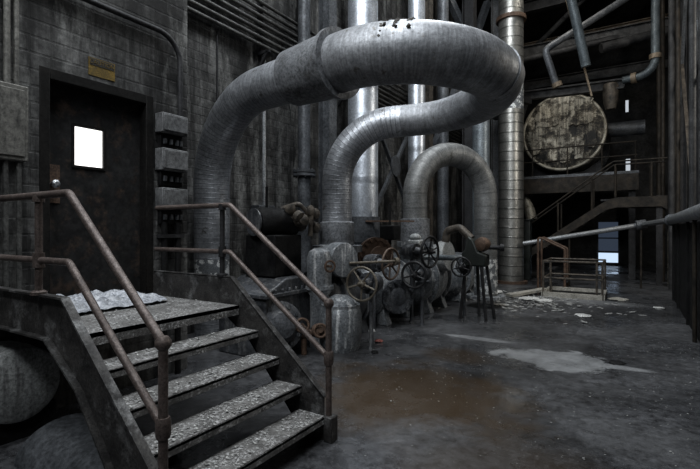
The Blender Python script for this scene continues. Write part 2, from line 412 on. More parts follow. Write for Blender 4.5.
# far windows in the back wall
wn = thing('window_1', None, None, (-.95, 24.98, .1)); wn['kind'] = 'structure'
fr = MB()
for xx in (-1.42, -.52): fr.box((xx-.04, 24.9, .1), (xx+.04, 25, 2.1))
for zz in (.1, .62, 1.3, 2.1): fr.box((-1.42, 24.91, zz-.03), (-.52, 25, zz+.03))
struct(fr, 'window_frame', 'steel', wn)
struct(MB().box((-1.38, 24.94, .68), (-.56, 24.96, 2.07)), 'upper_pane', 'cold_dim', wn)
struct(MB().box((-1.38, 24.94, .13), (-.56, 24.96, .6)), 'lower_pane', 'cold', wn)
for i, (px, py, hw, hh) in enumerate([(628, 172, .09, .62), (627, 106, .06, .28)]):
    a = (px-350)/F; dx, dy = a*math.cos(YAW)-math.sin(YAW), a*math.sin(YAW)+math.cos(YAW); d = 24.9/dy
    x = dx*d; z = EYE-(py-HY)*d/F
    wn = thing('window_%d' % (i+2), None, None, (x, 24.98, z-hh)); wn['kind'] = 'structure'
    struct(MB().box((x-hw-.05, 24.92, z-hh-.05), (x-hw, 25, z+hh+.05)).box((x+hw, 24.92, z-hh-.05), (x+hw+.05, 25, z+hh+.05)).box((x-hw, 24.92, z+hh), (x+hw, 25, z+hh+.05)).box((x-hw, 24.92, z-hh-.05), (x+hw, 25, z-hh)), 'window_frame', 'steel', wn)
    struct(MB().box((x-hw, 24.94, z-hh), (x+hw, 24.96, z+hh)), 'pane', 'slit', wn)

# ------------------------------------------------------------------ steel staircase
SY0, SY1 = 1.50, 2.96       # stringers
XE = -3.05; RUN = .2425; RISE = .2; LZ = 1.0
st = thing('staircase', 'steel stair of four dirty treads up to the landing under the door', 'stairs', (-2.6, 2.2, 0))
def stringer(y, yo):
    # web in the x-z plane: landing toe board, then down along the treads
    cx_ = -3.09 if yo < 0 else -3.17; wx = WX+.02 if yo < 0 else -4.32
    top = [(wx, LZ+.25), (cx_, LZ+.25), (-2.0 if yo < 0 else -2.10, .27 if yo < 0 else .34)]
    bot = [(-1.96 if yo < 0 else -2.10, .0), (-2.30, .0), (-2.92, .70), (-3.32, LZ-.04), (wx, LZ-.04)]
    m = MB().prism(top[:3]+bot, 1, y-.006, y+.006)
    for seq in (top[:3], bot[1:]):
        for p, q in zip(seq[:-1], seq[1:]):
            m.bar((p[0], y+yo*.022, p[1]), (q[0], y+yo*.022, q[1]), .056, .014)
    return m
stringer(SY0, -1).build('stringer', 'string', st)
stringer(SY1, 1).build('stringer', 'string', st)
tr = MB().box((WX+.02, SY0+.008, LZ-.03), (XE, SY1-.008, LZ)); tr.box((XE-.012, SY0+.008, LZ-.085), (XE, SY1-.008, LZ))
tr.build('landing_plate', 'tread', st)
for k in range(1, 5):
    x = XE + k*RUN; z = LZ - k*RISE
    m = MB().box((x-.275, SY0+.008, z-.025), (x, SY1-.008, z)); m.box((x-.014, SY0+.008, z-.06), (x, SY1-.008, z)); m.box((x-.275, SY0+.008, z-.05), (x-.262, SY1-.008, z))
    m.build('tread', 'tread', st, .004)
R_ = .025
def fitting(m, p, r=.04):
    m.lathe([(.001, -r), (r*.6, -r*.85), (r, -r*.3), (r, r*.3), (r*.6, r*.85), (.001, r)], p, (0, 0, 1), 16)
for y, nm in ((SY0-.03, 0), (SY1+.02, 1)):
    hx = -3.02 if nm == 0 else -3.2
    xp = -2.07
    t = MB(); t.tube(fillet([(WX if nm == 0 else -4.30, y, 1.925), (hx, y, 1.925), (xp, y, 1.10)], .06, 8), R_, 14)
    hr = t.build('handrail', 'rail', st)
    t = MB(); t.tube(fillet([(WX if nm == 0 else -4.32, y, 1.485), (hx, y, 1.485), (xp, y, .66)], .06, 8), R_*.92, 14)
    t.build('mid_rail', 'rail', st)
    po = MB().tube([(xp, y, 0), (xp, y, 1.10)], R_, 14); po.build('newel_post', 'rail', st)
    fi = MB(); fitting(fi, (xp, y, 1.10), .042); fi.build('pipe_fitting', 'rail', st)
    fi = MB().lathe([(.034, -.055), (.04, -.03), (.04, .03), (.034, .055)], (xp, y, .66), (0, 0, 1), 14)
    fi.build('pipe_fitting', 'rail', st)
    MB().box((xp-.02 if nm else xp-.05, y-.05, 0), (xp+.06, y+.045, .2)).build('post_base', 'string', st, .008)
    px_ = -3.42 if nm == 0 else -3.3
    po = MB().tube([(px_, y, LZ+.25), (px_, y, 1.925)], R_*.95, 14); po.lathe([(.036, -.05), (.036, .05)], (px_, y, 1.485), (0, 0, 1), 14).lathe([(.036, -.02), (.036, .035)], (px_, y, 1.90), (0, 0, 1), 14)
    po.lathe([(.05, 0), (.05, .02), (.035, .03)], (px_, y, LZ+.25), (0, 0, 1), 14)
    po.build('landing_post', 'rail' if nm == 0 else 'steel', st)

# crumpled plastic sheet lying on the landing by the door
def crumple(x0, x1, y0, y1, z, amp, nx=26, ny=20, seed=1):
    rnd = random.Random(seed); m = MB(); vs = []
    ph = [(rnd.uniform(-34, 34), rnd.uniform(-34, 34), rnd.uniform(0, 6)) for _ in range(9)]
    for j in range(ny+1):
        for i in range(nx+1):
            u, v = i/nx, j/ny
            e = min(u, 1-u, v, 1-v)*4; e = min(1, e)
            h = sum(abs(math.sin(a*u+b*v+c)) for a, b, c in ph)/9
            wob = .04*math.sin(9*v+seed)+.03*math.sin(17*u)
            vs.append((x0+(x1-x0)*(u+wob*.6*(1-e)), y0+(y1-y0)*(v+wob*(1-e)), z+.004+amp*h*(.25+.75*e)))
    fs = [(j*(nx+1)+i, j*(nx+1)+i+1, (j+1)*(nx+1)+i+1, (j+1)*(nx+1)+i) for j in range(ny) for i in range(nx)]
    return m.add(vs, fs)
one(crumple(-4.42, -3.72, 1.72, 2.75, LZ, .15, 44, 44), 'plastic_sheet', 'sheet', 'crumpled pale plastic sheet lying on the landing by the black door', 'plastic sheet')

# ------------------------------------------------------------------ things under the landing
t = thing('barrel', 'pale streaked barrel lying on its side under the landing', 'barrel', (-4.35, 1.65, 0))
MB().lathe([(.24, 0), (.29, .02), (.30, .06), (.30, .22), (.306, .23), (.30, .24), (.30, .41), (.29, .445), (.26, .462), (.1, .47)], (-4.58, 1.65, .45), (1, 0, 0), 36).build('barrel_body', 'tank', t)
for x in (-4.48, -4.24): MB().prism([(1.35, 0), (1.95, 0), (1.93, .24), (1.8, .185), (1.65, .16), (1.5, .185), (1.37, .24)], 0, x-.05, x+.05).build('cradle', 'black', t)
m = MB(); pts = []
for k in range(19):
    a = PI*k/18; pts.append((1.78-.33*math.cos(a), .24*math.sin(a)))
for k in range(18, -1, -1):
    a = PI*k/18; pts.append((1.78-.31*math.cos(a), .22*math.sin(a)))
m.prism(pts, 0, -3.75, -2.75)
one(m, 'pipe_cover', 'mid', 'curved grey half pipe cover lying on the floor beneath the stair', 'pipe cover')

# ------------------------------------------------------------------ door wall fixtures
pn = thing('wall_panel', 'large streaked grey cabinet on the wall left of the door', 'electrical cabinet', (WX, 1.4, 2.33))
MB().box((WX, .95, 2.29), (WX+.09, 1.86, 2.95)).build('cabinet_body', 'panel', pn, .01)
MB().box((WX+.09, .98, 2.33), (WX+.10, 1.83, 2.91)).build('cabinet_door', 'panel', pn, .006)
for i, y in enumerate((1.50, 1.62, 1.71, 1.78)):
    one(MB().tube([(WX+.05, y, 2.95), (WX+.05, y, CZ)], .02 if i % 2 else .026, 10), 'conduit', 'panel', 'vertical conduits rising from the top of the left wall cabinet', 'conduit', 'conduits above the cabinet')
for i, y in enumerate((1.50, 1.60, 1.70, 1.80)):
    one(MB().tube([(WX+.05, y, LZ+.01), (WX+.05, y, 2.29)], .022, 12), 'conduit', 'conduit', 'vertical conduits dropping from the underside of the left wall cabinet', 'conduit', 'conduits below the cabinet')
# sign over the door
sy0, sy1, sz0, sz1 = 2.42, 2.69, 3.245, 3.425
sg = thing('warning_sign', 'faded yellow warning sign with black heading band above the door', 'sign', (WX, (sy0+sy1)/2, sz0))
MB().box((WX, sy0, sz0), (WX+.006, sy1, sz1)).build('sign_plate', 'yellow', sg)
MB().box((WX+.006, sy0+.01, sz1-.075), (WX+.009, sy1-.01, sz1-.008)).build('heading_band', 'signblack', sg)
cu = bpy.data.curves.new('sign_lettering', 'FONT'); cu.body = 'CAUTION'; cu.size = .058; cu.align_x = 'CENTER'; cu.align_y = 'CENTER'; cu.extrude = .001
to = bpy.data.objects.new('tmp', cu); COL.objects.link(to)
dg = bpy.context.evaluated_depsgraph_get(); me = bpy.data.meshes.new_from_object(to.evaluated_get(dg)); bpy.data.objects.remove(to)
me.transform(Matrix.Translation(V3((WX+.0105, (sy0+sy1)/2, sz1-.042))-wloc(sg)) @ Matrix(((0, 0, 1, 0), (1, 0, 0, 0), (0, 1, 0, 0), (0, 0, 0, 1))))
me.materials.clear(); me.materials.append(M['yellow']); lt = bpy.data.objects.new('sign_lettering', me); COL.objects.link(lt); lt.parent = sg

# three boxes between the door and the corner
spec = [(2.80, 3.02, 'topmost of the three grey wall boxes right of the door'), (2.37, 2.62, 'middle of the three grey wall boxes right of the door'), (1.93, 2.17, 'lowest of the three grey wall boxes, dust on its top edge')]
for z0, z1, lab in spec:
    b = thing('junction_box', lab, 'electrical box', (WX, 3.37, z0), 'grey boxes beside the door')
    MB().box((WX, 3.16, z0), (WX+.14, 3.50, z1)).build('box_body', 'box', b, .008)
    MB().box((WX+.14, 3.17, z0+.02), (WX+.155, 3.49, z1-.02)).build('box_cover', 'box', b, .005)
    MB().box((WX, 3.19, z0-.17), (WX+.06, 3.48, z0)).build('breaker_base', 'black', b, .005)
    for yy in (3.24, 3.32, 3.40, 3.45): MB().box((WX+.06, yy-.015, z0-.12), (WX+.09, yy+.015, z0-.06)).build('terminal', 'mid', b)
one(MB().tube(fillet([(WX+.05, .3, 3.96), (WX+.05, 3.46, 3.96), (WX+.05, 3.46, 3.02)], .3, 10), .03, 12), 'conduit', 'steel', 'dark conduit curving down the wall to the topmost grey box', 'conduit')
t = thing('wall_pipe', 'two dark pipes on the wall below the three grey boxes', 'pipe', (WX, 3.4, LZ))
for y in (3.24, 3.42): MB().tube([(WX+.06, y, 0), (WX+.06, y, 1.78)], .035, 12).build('pipe_run', 'black', t)
MB().box((WX, 3.18, 1.60), (WX+.1, 3.48, 1.64)).build('clamp', 'steel', t)

# ------------------------------------------------------------------ recessed wall fixtures
for i in range(7):
    z = 5.20+.135*i; x = RX+.14
    lab = ['lowest', 'second lowest', 'third lowest', 'middle', 'third highest', 'second highest', 'topmost'][i] + ' of seven parallel conduits running high along the block wall'
    one(MB().tube([(x, 3.61, z), (x, 20, z)], .036, 10), 'conduit', 'conduit', lab, 'conduit', 'parallel conduits on the block wall')
for i, y in enumerate((4.15, 6.4, 9.2)):
    t = MB().box((RX, y-.03, 5.05), (RX+.10, y+.03, 6.2)); t.bar((RX, y, 4.75), (RX+.25, y, 5.08), .05, .05).bar((RX, y, 5.08), (RX+.3, y, 5.08), .05, .05)
    one(t, 'conduit_bracket', 'steel', ['nearest', 'middle', 'farthest'][i] + ' dark bracket holding the seven parallel conduits on the wall', 'bracket', 'conduit brackets')
one(MB().tube([(RX+.05, 5.35, 0), (RX+.05, 5.35, 5.1)], .018, 10), 'conduit', 'steel', 'thin dark vertical conduit on the block wall behind the big pipe', 'conduit')
yb = 6.42
b = thing('switch_box', 'grey switch box on the block wall beside the dark motor', 'electrical box', (RX, yb, 1.85))
MB().box((RX, yb-.22, 1.78), (RX+.22, yb+.22, 2.16)).build('box_body', 'mid', b, .01)
MB().box((RX+.22, yb-.2, 1.8), (RX+.235, yb+.2, 2.14)).build('box_cover', 'mid', b, .005)
one(MB().tube([(RX+.08, yb+.06, 2.16), (RX+.08, yb+.06, 5.1)], .04, 12), 'conduit', 'conduit_pale', 'pale vertical conduit rising from the grey switch box', 'conduit')
one(MB().box((RX, yb-.12, 0), (RX+.12, yb+.02, 1.78)), 'cable_trunking', 'black', 'black cable trunking running down the wall under the switch box', 'trunking')

# flanged pipe and columns against the recessed wall
t = thing('vertical_pipe', 'slim grey vertical pipe with a bolted flange behind the dark motor', 'pipe', (-5.62, 7.22, 0))
MB().tube([(-5.62, 7.22, 0), (-5.62, 7.22, CZ)], .125, 20).build('pipe_run', 'mid', t)
MB().flange((-5.62, 7.22, 2.87), (0, 0, 1), .23, .05, 8, .018).flange((-5.62, 7.22, 2.80), (0, 0, 1), .23, .05, 8, .018).build('flange', 'mid', t)
MB().tube([(-5.62, 7.22, 1.2), (-5.62, 7.22, 2.78)], .13, 20).build('lower_sleeve', 'mid', t)
def hcol(x, y, w, name, lab, mat='steel', z1=CZ, z0=0, rot=0, cat='column', grp=None):
    m = MB(); h = w/2; t = .025
    m.box((x-h, y-h, z0), (x-h+t, y+h, z1)).box((x+h-t, y-h, z0), (x+h, y+h, z1)).box((x-h+t, y-t/2, z0), (x+h-t, y+t/2, z1))
    return one(m, name, mat, lab, cat, grp, (x, y, z0))
hcol(-5.55, 7.95, .28, 'steel_column', 'grey steel column behind the left riser of the pipe loop', 'mid')
hcol(-5.6, 9.4, .4, 'steel_column', 'grey steel column right of the wide bright silver pipe', 'mid')
hcol(-5.6, 12.9, .4, 'steel_column', 'grey steel column behind the left leg of the small pipe arch', 'mid')
m = MB(); m.bar((-5.6, 9.6, 5.2), (-5.6, 12.7, 1.7), .09, .09).bar((-5.55, 9.6, 1.7), (-5.55, 12.7, 5.2), .09, .09); m.lathe([(.3, -.012), (.3, .012)], (-5.5, 11.15, 3.45), (1, 0, 0), 8)
one(m, 'cross_brace', 'mid', 'crossed steel braces between the columns behind the silver pipes', 'brace')

# ------------------------------------------------------------------ big expansion loop
PR = .30; ZL = 3.52
A = (-5.48, 4.74); B = (-1.36, 4.10); C = (-1.36, 6.90); D = (-4.07, 6.10)
ZN, ZF = 3.61, 3.42          # near run, return run
RA, RN, RD = .255, .325, .242  # lagged radius of riser, near run, drop leg
path = fillet([(*A, 0), (*A, ZN), (*B, ZN), (*C, ZF), (*D, ZF-.04), (*D, 1.62)], [1.25, 1.2, 1.2, .95], 18)
def resample(pts, step):
    out = [pts[0]]
    for p, q in zip(pts[:-1], pts[1:]):
        n = max(1, int((q-p).length/step)); out += [p.lerp(q, (i+1)/n) for i in range(n)]
    return out
path = resample(path, .12)
lp = thing('expansion_loop', 'huge grey lagged pipe loop rising by the wall and curling over the pumps', 'pipe', (A[0], A[1], 0))
# split: fluted riser by the wall, loop overhead, drop leg
i1 = max(i for i, p in enumerate(path) if p.x < -3.5 and p.y < 5)
i2 = min(i for i, p in enumerate(path) if i > i1 and p.x < -2.9 and p.y > 5.5)
L1 = sum((q-p).length for p, q in zip(path[:i1], path[1:i1+1])); L2 = L1+sum((q-p).length for p, q in zip(path[i1:i2], path[i1+1:i2+1]))
MB().tube(path[:i1+1], [RA+(.285-RA)*k/i1 for k in range(i1+1)], 40).build('riser', 'lag', lp)
def run_r(p):
    if p.y < 5: return RN
    t = min(1, max(0, ((p.y-5.0)+max(0, -1.5-p.x))/2.4)); return RN+(RD-RN)*t
MB().tube(path[i1:i2+1], [run_r(p) for p in path[i1:i2+1]], 40, u0=L1).build('loop_run', 'lag_loop', lp)
MB().tube(path[i2:], [run_r(p) for p in path[i2:]], 40, u0=L2).build('drop_leg', 'lag', lp)
MB().lathe([(RA+.006, 0), (RA+.008, 1.2)], (*A, 0.55), (0, 0, 1), 40).build('peeling_band', 'flake', lp)
dirv = (V3((*B, 0))-V3((*A, 0))).normalized()
def on_run(x): t = (x-A[0])/dirv.x; return V3((*A, ZN))+dirv*t
MB().lathe([(.25, 0), (.345, .01), (.375, .74), (.3, .75)], on_run(-3.62), dirv, 44).build('coupling_sleeve', 'sleeve', lp)
MB().lathe([(.31, 0), (.405, 0), (.405, .06), (.31, .06)], on_run(-2.90), dirv, 44).build('coupling_ring', 'sleeve', lp)
MB().lathe([(.24, 0), (.27, .0), (.28, .02), (.28, .36), (.24, .38)], (*D, 1.45), (0, 0, 1), 40).build('base_collar', 'sleeve', lp)

rt = random.Random(5); m = MB(); side = V3((0, 0, 1)).cross(dirv)
run_pts = [p for p in path if p.y < 5 and -2.25 < p.x < -1.95]
for k in range(110):
    c = rt.choice(run_pts)+dirv*rt.gauss(0, .04); a = rt.uniform(.2, 1.45); out = side*(-math.sin(a))+V3((0, 0, 1))*math.cos(a)
    t_ = (out+V3((rt.uniform(-.3, .3), rt.uniform(-.3, .3), rt.uniform(-.3, .3)))).normalized(); s_ = rt.uniform(.014, .042)
    m.lathe([(s_*.6, -.012), (s_, 0), (s_*.5, .012)], c+out*(RN+.003), t_, rt.choice((4, 5, 6)))
tag(m.build('torn_cladding', 'sooty', lp), kind='stuff')
# arch behind
E0, E1 = (-3.78, 8.55), (-2.75, 10.05)
ap = fillet([(*E0, 1.55), (*E0, 3.30), (*E1, 3.30), (*E1, .25)], [.9, .9], 18); ap = resample(ap, .12)
ar = thing('pipe_arch', 'grey lagged pipe arch with two legs behind the big loop', 'pipe', (*E0, 1.55))
MB().tube(ap, .248, 36).build('arch_run', 'arch', ar)
MB().lathe([(.252, 0), (.252, .75)], (*E1, .3), (0, 0, 1), 36).build('peeling_band', 'flake', ar)
MB().lathe([(.24, 0), (.295, 0), (.295, .46), (.24, .47)], (*E0, 1.46), (0, 0, 1), 36).build('base_collar', 'sleeve', ar)
MB().flange((*E1, .22), (0, 0, 1), .42, .06, 10, .02).build('foot_flange', 'grey', ar)

# silver verticals
def fl_(px, d):
    a = (px-350)/F; return d*(a*math.cos(YAW)-math.sin(YAW)), d*(a*math.sin(YAW)+math.cos(YAW))
def vpipe(px, d, r, mat, lab, z0=0, collar=None, name='vertical_pipe', extra=None):
    a = (px-350)/F; x, y = d*(a*math.cos(YAW)-math.sin(YAW)), d*(a*math.sin(YAW)+math.cos(YAW))
    t = thing(name, lab, 'pipe', (x, y, z0))
    pts = resample([V3((x, y, z0)), V3((x, y, CZ))], .3)
    MB().tube(pts, r, 36).build('pipe_run', mat, t)
    if collar:
        z, h = collar; MB().lathe([(r, 0), (r+.035, 0), (r+.035, h), (r, h)], (x, y, z), (0, 0, 1), 36).build('base_collar', 'mid', t)
    return t, x, y
vpipe(363, 9.0, .30, 'silver', 'wide bright silver vertical pipe behind the pipe loop', .0, (1.45, .5))
t, x, y = vpipe(416.5, 10.6, .20, 'silver', 'narrow bright silver vertical pipe right of the wide silver one', .0)
t, x, y = vpipe(511, 14.4, .38, 'spiral', 'tall spiral wrapped pipe standing in front of the round boiler', 0)
MB().lathe([(.38, 0), (.46, 0), (.46, .12), (.38, .12)], (x, y, 8.35), (0, 0, 1), 36).build('flange', 'rust', t)
MB().lathe([(.38, 0), (.5, 0), (.5, .08), (.38, .08)], (x, y, 0), (0, 0, 1), 36).build('floor_flange', 'rust', t)
MB().lathe([(.384, 0), (.384, 1.1)], (x, y, 5.5), (0, 0, 1), 36).build('peeling_band', 'flake', t)
vx, vy = fl_(481, 12.6)
t = thing('vertical_pipe', 'blue grey vertical pipe seen through the small pipe arch', 'pipe', (vx, vy, 0))
MB().tube(resample(fillet([(vx, vy, 0), (vx, vy, 5.75), (vx-.4, vy+3.4, 5.75)], .6, 10), .3), .235, 28).build('pipe_run', 'blue', t)
MB().flange((vx, vy, 1.2), (0, 0, 1), .34, .08, 10, .02).build('flange', 'blue', t)
vpipe(443, 13.6, .17, 'mid', 'slim dull grey vertical pipe behind the pipe loop', 0)
hcol(-4.4, 14.2, .36, 'steel_column', 'dark steel column behind the blue grey pipes')
hcol(-4.75, 11.6, .22, 'steel_column', 'narrow grimy column behind the small pipe arch', 'grime')
hcol(-4.2, 17.0, .4, 'steel_column', 'dark steel column beyond the spiral wrapped pipe', 'mid')
for i, (p, q, lab) in enumerate([((-5.0, 12.8, 4.2), (-4.2, 15.6, 9.5), 'steep dark brace rising behind the pipe loop'), ((-5.2, 13.5, 9.8), (-3.9, 15.9, 6.0), 'dark brace falling towards the spiral wrapped pipe'), ((-5.6, 12, 6.4), (-3.2, 17.5, 6.4), 'level dark beam behind the top of the pipe loop')]):
    one(MB().bar(p, q, .2, .2), 'steel_brace', 'mid' if i < 2 else 'steel', lab, 'beam')

# ------------------------------------------------------------------ pumps (a row of grey casings on the floor)
def pump(y, r, ln, x, lab, mat, zc, nozzle=None, base_l=None):
    """barrel casing lying along the hall, bolted end flange, feet and a top nozzle"""
    p = thing('pump', lab, 'pump', (x, y, 0), 'grey pump casings')
    h = ln/2
    MB().lathe([(r*.35, -h-.1), (r*.62, -h-.08), (r*.78, -h), (r*.93, -h*.82), (r, -h*.45), (r*1.03, 0), (r, h*.45), (r*.93, h*.82), (r*.78, h), (r*.6, h+.08), (r*.3, h+.1)], (x, y, zc), (0, 1, 0), 36).build('casing', mat, p)
    MB().flange((x, y-h*.55, zc), (0, 1, 0), r*1.13, .07, 18, .022).build('casing_flange', mat, p)
    MB().flange((x, y+h*.6, zc), (0, 1, 0), r*1.1, .06, 18, .022).build('casing_flange', mat, p)
    for s in (-1, 1):
        MB().prism([(x-r*.9, 0), (x+r*.9, 0), (x+r*.8, .12), (x+r*.62, zc-.12), (x-r*.62, zc-.12), (x-r*.8, .12)], 1, y+s*h*.6-.09, y+s*h*.6+.09).build('foot', mat, p, .01)
    if nozzle:
        nx, ny, nr, nz = nozzle
        MB().lathe([(nr*1.15, 0), (nr*.95, .12), (nr*.95, nz-zc-.12), (nr*1.2, nz-zc-.1), (nr*1.2, nz-zc)], (nx, ny, zc), (0, 0, 1), 32).build('outlet_nozzle', mat, p)
    return p
p1 = pump(6.10, .48, 1.2, -4.15, 'nearest grey pump casing with a round capped stub, under the drop leg', 'dgrey', .56, (-4.07, 6.10, .34, 1.44))
MB().lathe([(.22, 0), (.22, .38), (.26, .39), (.262, .43), (.262, .60), (.25, .62), (.02, .64)], (-4.22, 5.86, 1.24), (1, -.35, 0), 40).build('capped_stub', 'grey', p1)
p2 = pump(7.60, .50, 1.45, -4.1, 'middle grey pump casing with a rusty bolted flange facing the hall', 'grey', .60)
MB().flange((-3.95, 7.18, 1.22), (.8, -.6, 0), .34, .1, 16, .03).lathe([(.12, 0), (.18, .1), (.18, .16), (.06, .17)], (-3.92, 7.16, 1.22), (.8, -.6, 0), 24).build('rusty_flange', 'rust', p2)
MB().lathe([(.24, -.3), (.24, .0)], (-3.95, 7.18, 1.22), (.8, -.6, 0), 28).lathe([(.24, 0), (.24, .5)], (-4.1, 7.3, .75), (0, 0, 1), 28).build('branch', 'grey', p2)
MB().flange((-3.50, 7.16, .52), (.75, -.66, 0), .30, .09, 14, .03).lathe([(.22, -.4), (.22, 0), (.14, .06), (.05, .08)], (-3.50, 7.16, .52), (.75, -.66, 0), 28).build('blank_flange', 'dgrey', p2)
p3 = pump(9.05, .58, 1.3, -3.95, 'third grey pump casing under the left leg of the small arch', 'grey', .66, (-3.78, 8.55, .31, 1.45))
MB().lathe([(.26, 0), (.26, .4), (.32, .41), (.32, .55), (.30, .58), (.02, .6)], (-3.8, 9.1, 1.1), (1, -.1, .1), 36).build('capped_stub', 'tank', p3)
p4 = pump(10.75, .5, 1.1, -3.75, 'farthest grey pump casing behind the green valve stand', 'grey', .58)
# gearbox casing with the motor on it, left of the pumps
gx, gy = -4.45, 4.95
gb = thing('gear_casing', 'dark sloping topped gear casing standing under the black motor', 'gearbox', (gx, gy, 0))
MB().prism([(gy-.62, 0), (gy+.55, 0), (gy+.55, .86), (gy+.16, 1.03), (gy-.2, 1.03), (gy-.62, .84)], 0, gx-.42, gx+.45).build('casing_body', 'dgrey', gb, .02)
m = MB().box((gx-.47, gy-.66, .80), (gx+.50, gy+.59, .85))
for k in range(9): m.lathe([(.022, 0), (.022, .05)], (gx+.47, gy-.58+k*.14, .85), (0, 0, 1), 6)
m.build('split_flange', 'dgrey', gb, .006)
m = MB().lathe([(.33, -.05), (.33, .05), (.22, .08), (.16, .2), (.05, .22)], (gx+.5, gy-.42, .42), (1, -.55, .25), 28)
ax = V3((1, -.55, .25)).normalized(); a_ = ax.cross(V3((0, 0, 1))).normalized(); b_ = ax.cross(a_)
for k in range(12):
    t_ = 2*PI*k/12; m.lathe([(.028, .0), (.028, .09)], V3((gx+.5, gy-.42, .42))+(a_*math.cos(t_)+b_*math.sin(t_))*.27, ax, 6)
m.build('end_cover', 'dgrey', gb)
mt = thing('motor', 'black motor with a rusty cable box standing on the gear casing', 'motor', (gx, gy+.02, 1.03))
my = gy+.05
MB().box((gx-.28, my-.30, 1.03), (gx+.28, my+.3, 1.62)).build('pedestal', 'black', mt, .02)
MB().lathe([(.10, -.36), (.18, -.34), (.215, -.28), (.215, .2), (.19, .25), (.19, .3)], (gx+.05, my, 1.80), (.25, .97, 0), 32).build('motor_body', 'black', mt)
MB().lathe([(.17, 0), (.195, .01), (.195, .03), (.05, .04)], (gx+.05-.25*.36, my-.97*.36, 1.80), (-.25, -.97, 0), 28).build('end_bell', 'dgrey', mt)
m = MB(); rr = random.Random(4)
for k in range(16):
    c = V3((gx+.2+rr.uniform(-.14, .22), my+.3+rr.uniform(-.25, .28), 1.86+rr.uniform(-.14, .14)))
    m.lathe([(.03, -.07), (.08, -.04), (.09, .04), (.04, .07)], c, (rr.uniform(-1, 1), rr.uniform(-1, 1), rr.uniform(-.5, 1)), 12)
m.tube(fillet([(gx+.1, my+.05, 2.0), (gx+.3, my+.2, 2.08), (gx+.42, my+.35, 1.9), (gx+.4, my+.35, 1.6)], .08, 6), .035, 12)
m.build('cable_box', 'grime', mt)
MB().tube([(gx-.05, my-.1, 2.0), (gx-.05, my-.1, 2.32)], .02, 10).build('eye_rod', 'black', mt)
# upright cylinder with a small wheel
cx, cy = -3.86, 5.32
uc = thing('strainer', 'small upright grey cylinder between the motor and the drop leg', 'strainer', (cx, cy, 0))
MB().lathe([(.14, 0), (.14, .74), (.18, .80), (.18, 1.28), (.15, 1.38), (.08, 1.42)], (cx, cy, .0), (0, 0, 1), 28).build('body', 'grey', uc)
MB().flange((cx, cy, .86), (0, 0, 1), .21, .05, 10, .015).build('flange', 'grey', uc)
MB().torus((cx+.27, cy-.12, 1.18), (.85, -.5, 0), .075, .016, 24, 8).lathe([(.02, -.15), (.02, .03)], (cx+.27, cy-.12, 1.18), (.85, -.5, 0), 10).build('wheel', 'rust', uc)
# white-streaked round casing in front (nearest)
fc = thing('condensate_pot', 'squat round pot with white streaks right of the stair post', 'vessel', (-3.52, 5.36, 0))
MB().lathe([(.26, 0), (.29, .08), (.31, .3), (.31, .48), (.28, .60), (.2, .70), (.10, .76)], (-3.52, 5.36, 0), (0, 0, 1), 36).build('pot_body', basic('lime_streaked_paint', (.10, .11, .12), (.22, .235, .25), 3.5, (.35, .6), .25, .25, (.75, .76, .76), True), fc)
MB().flange((-3.52, 5.36, .62), (0, 0, 1), .28, .04, 12, .016).build('pot_flange', 'grey', fc)
# rusty little valve cluster in front of the gear casing
vc = thing('drain_valve', 'rusty cluster of drain valves low beside the stair post', 'valve', (-3.75, 4.62, 0))
MB().tube(fillet([(-4.0, 4.75, .3), (-3.72, 4.58, .3), (-3.55, 4.85, .3), (-3.55, 5.0, .12)], .05, 5), .05, 14).build('pipe_run', 'rust', vc)
m = MB()
for q in ((-3.78, 4.62, .3), (-3.62, 4.74, .32), (-3.57, 4.87, .28)): m.lathe([(.04, -.09), (.08, -.07), (.09, 0), (.08, .07), (.04, .09)], q, (.6, -.6, .4), 14)
m.build('valve_body', 'rust', vc)
for q in ((-3.70, 4.52, .42), (-3.52, 4.68, .34)): MB().torus(q, (.7, -.7, .2), .085, .018, 24, 8).lathe([(.02, -.12), (.03, .02)], q, (.7, -.7, .2), 10).build('wheel', 'rust', vc)
MB().tube([(-3.75, 4.62, 0), (-3.75, 4.62, .3)], .04, 12).build('support_pipe', 'rust', vc)

vc.location = V3(vc.location)+V3((-.02, .22, 0))

# ------------------------------------------------------------------ valves with handwheels
def wheel_valve(px, py, d, R, axis, mat, lab, stem=.45, spokes=5, body='dgrey', drop=True, tr=.02):
    a = (px-350)/F; c = V3((d*(a*math.cos(YAW)-math.sin(YAW)), d*(a*math.sin(YAW)+math.cos(YAW)), EYE-(py-HY)*d/F))
    ax = V3(axis).normalized()                                     # points from the valve to the wheel
    back = c-ax*stem
    v = thing('gate_valve', lab, 'valve', (back.x, back.y, 0), 'valves with handwheels')
    w = MB().torus(c, ax, R, tr, 40, 10)
    wo = w.build('handwheel', mat, v)
    u = ax.cross(V3((0, 0, 1))).normalized(); k = ax.cross(u)
    for i in range(spokes):
        t = 2*PI*i/spokes+.3; e = c+(u*math.cos(t)+k*math.sin(t))*R
        MB().tube([c-ax*.012, e], [.017, .012], 8).build('spoke', mat, wo)
    MB().lathe([(.02, -.05), (.05, -.04), (.05, .03), (.022, .04), (.022, .10), (.012, .11)], c, ax, 16).build('hub', mat, wo)
    MB().lathe([(.022, 0), (.022, stem)], back, ax, 12).build('stem', 'conduit', v)
    b = MB().lathe([(.06, -.16), (.13, -.14), (.15, -.05), (.15, .05), (.09, .1), (.07, .22), (.05, .24)], back, ax, 24)
    b.flange(back+ax*.1, ax, .15, .035, 8, .014)
    b.build('valve_body', body, v)
    if drop: MB().lathe([(.05, 0), (.032, .05), (.032, back.z-.1), (.10, back.z-.1), (.10, back.z)], (back.x, back.y, 0), (0, 0, 1), 20).build('valve_leg', body, v)
    return v
wheel_valve(361.5, 284, 6.15, .228, (.05, -1, .05), 'wheel', 'valve with the large pale brown handwheel nearest the stair', .30, 5, tr=.017)
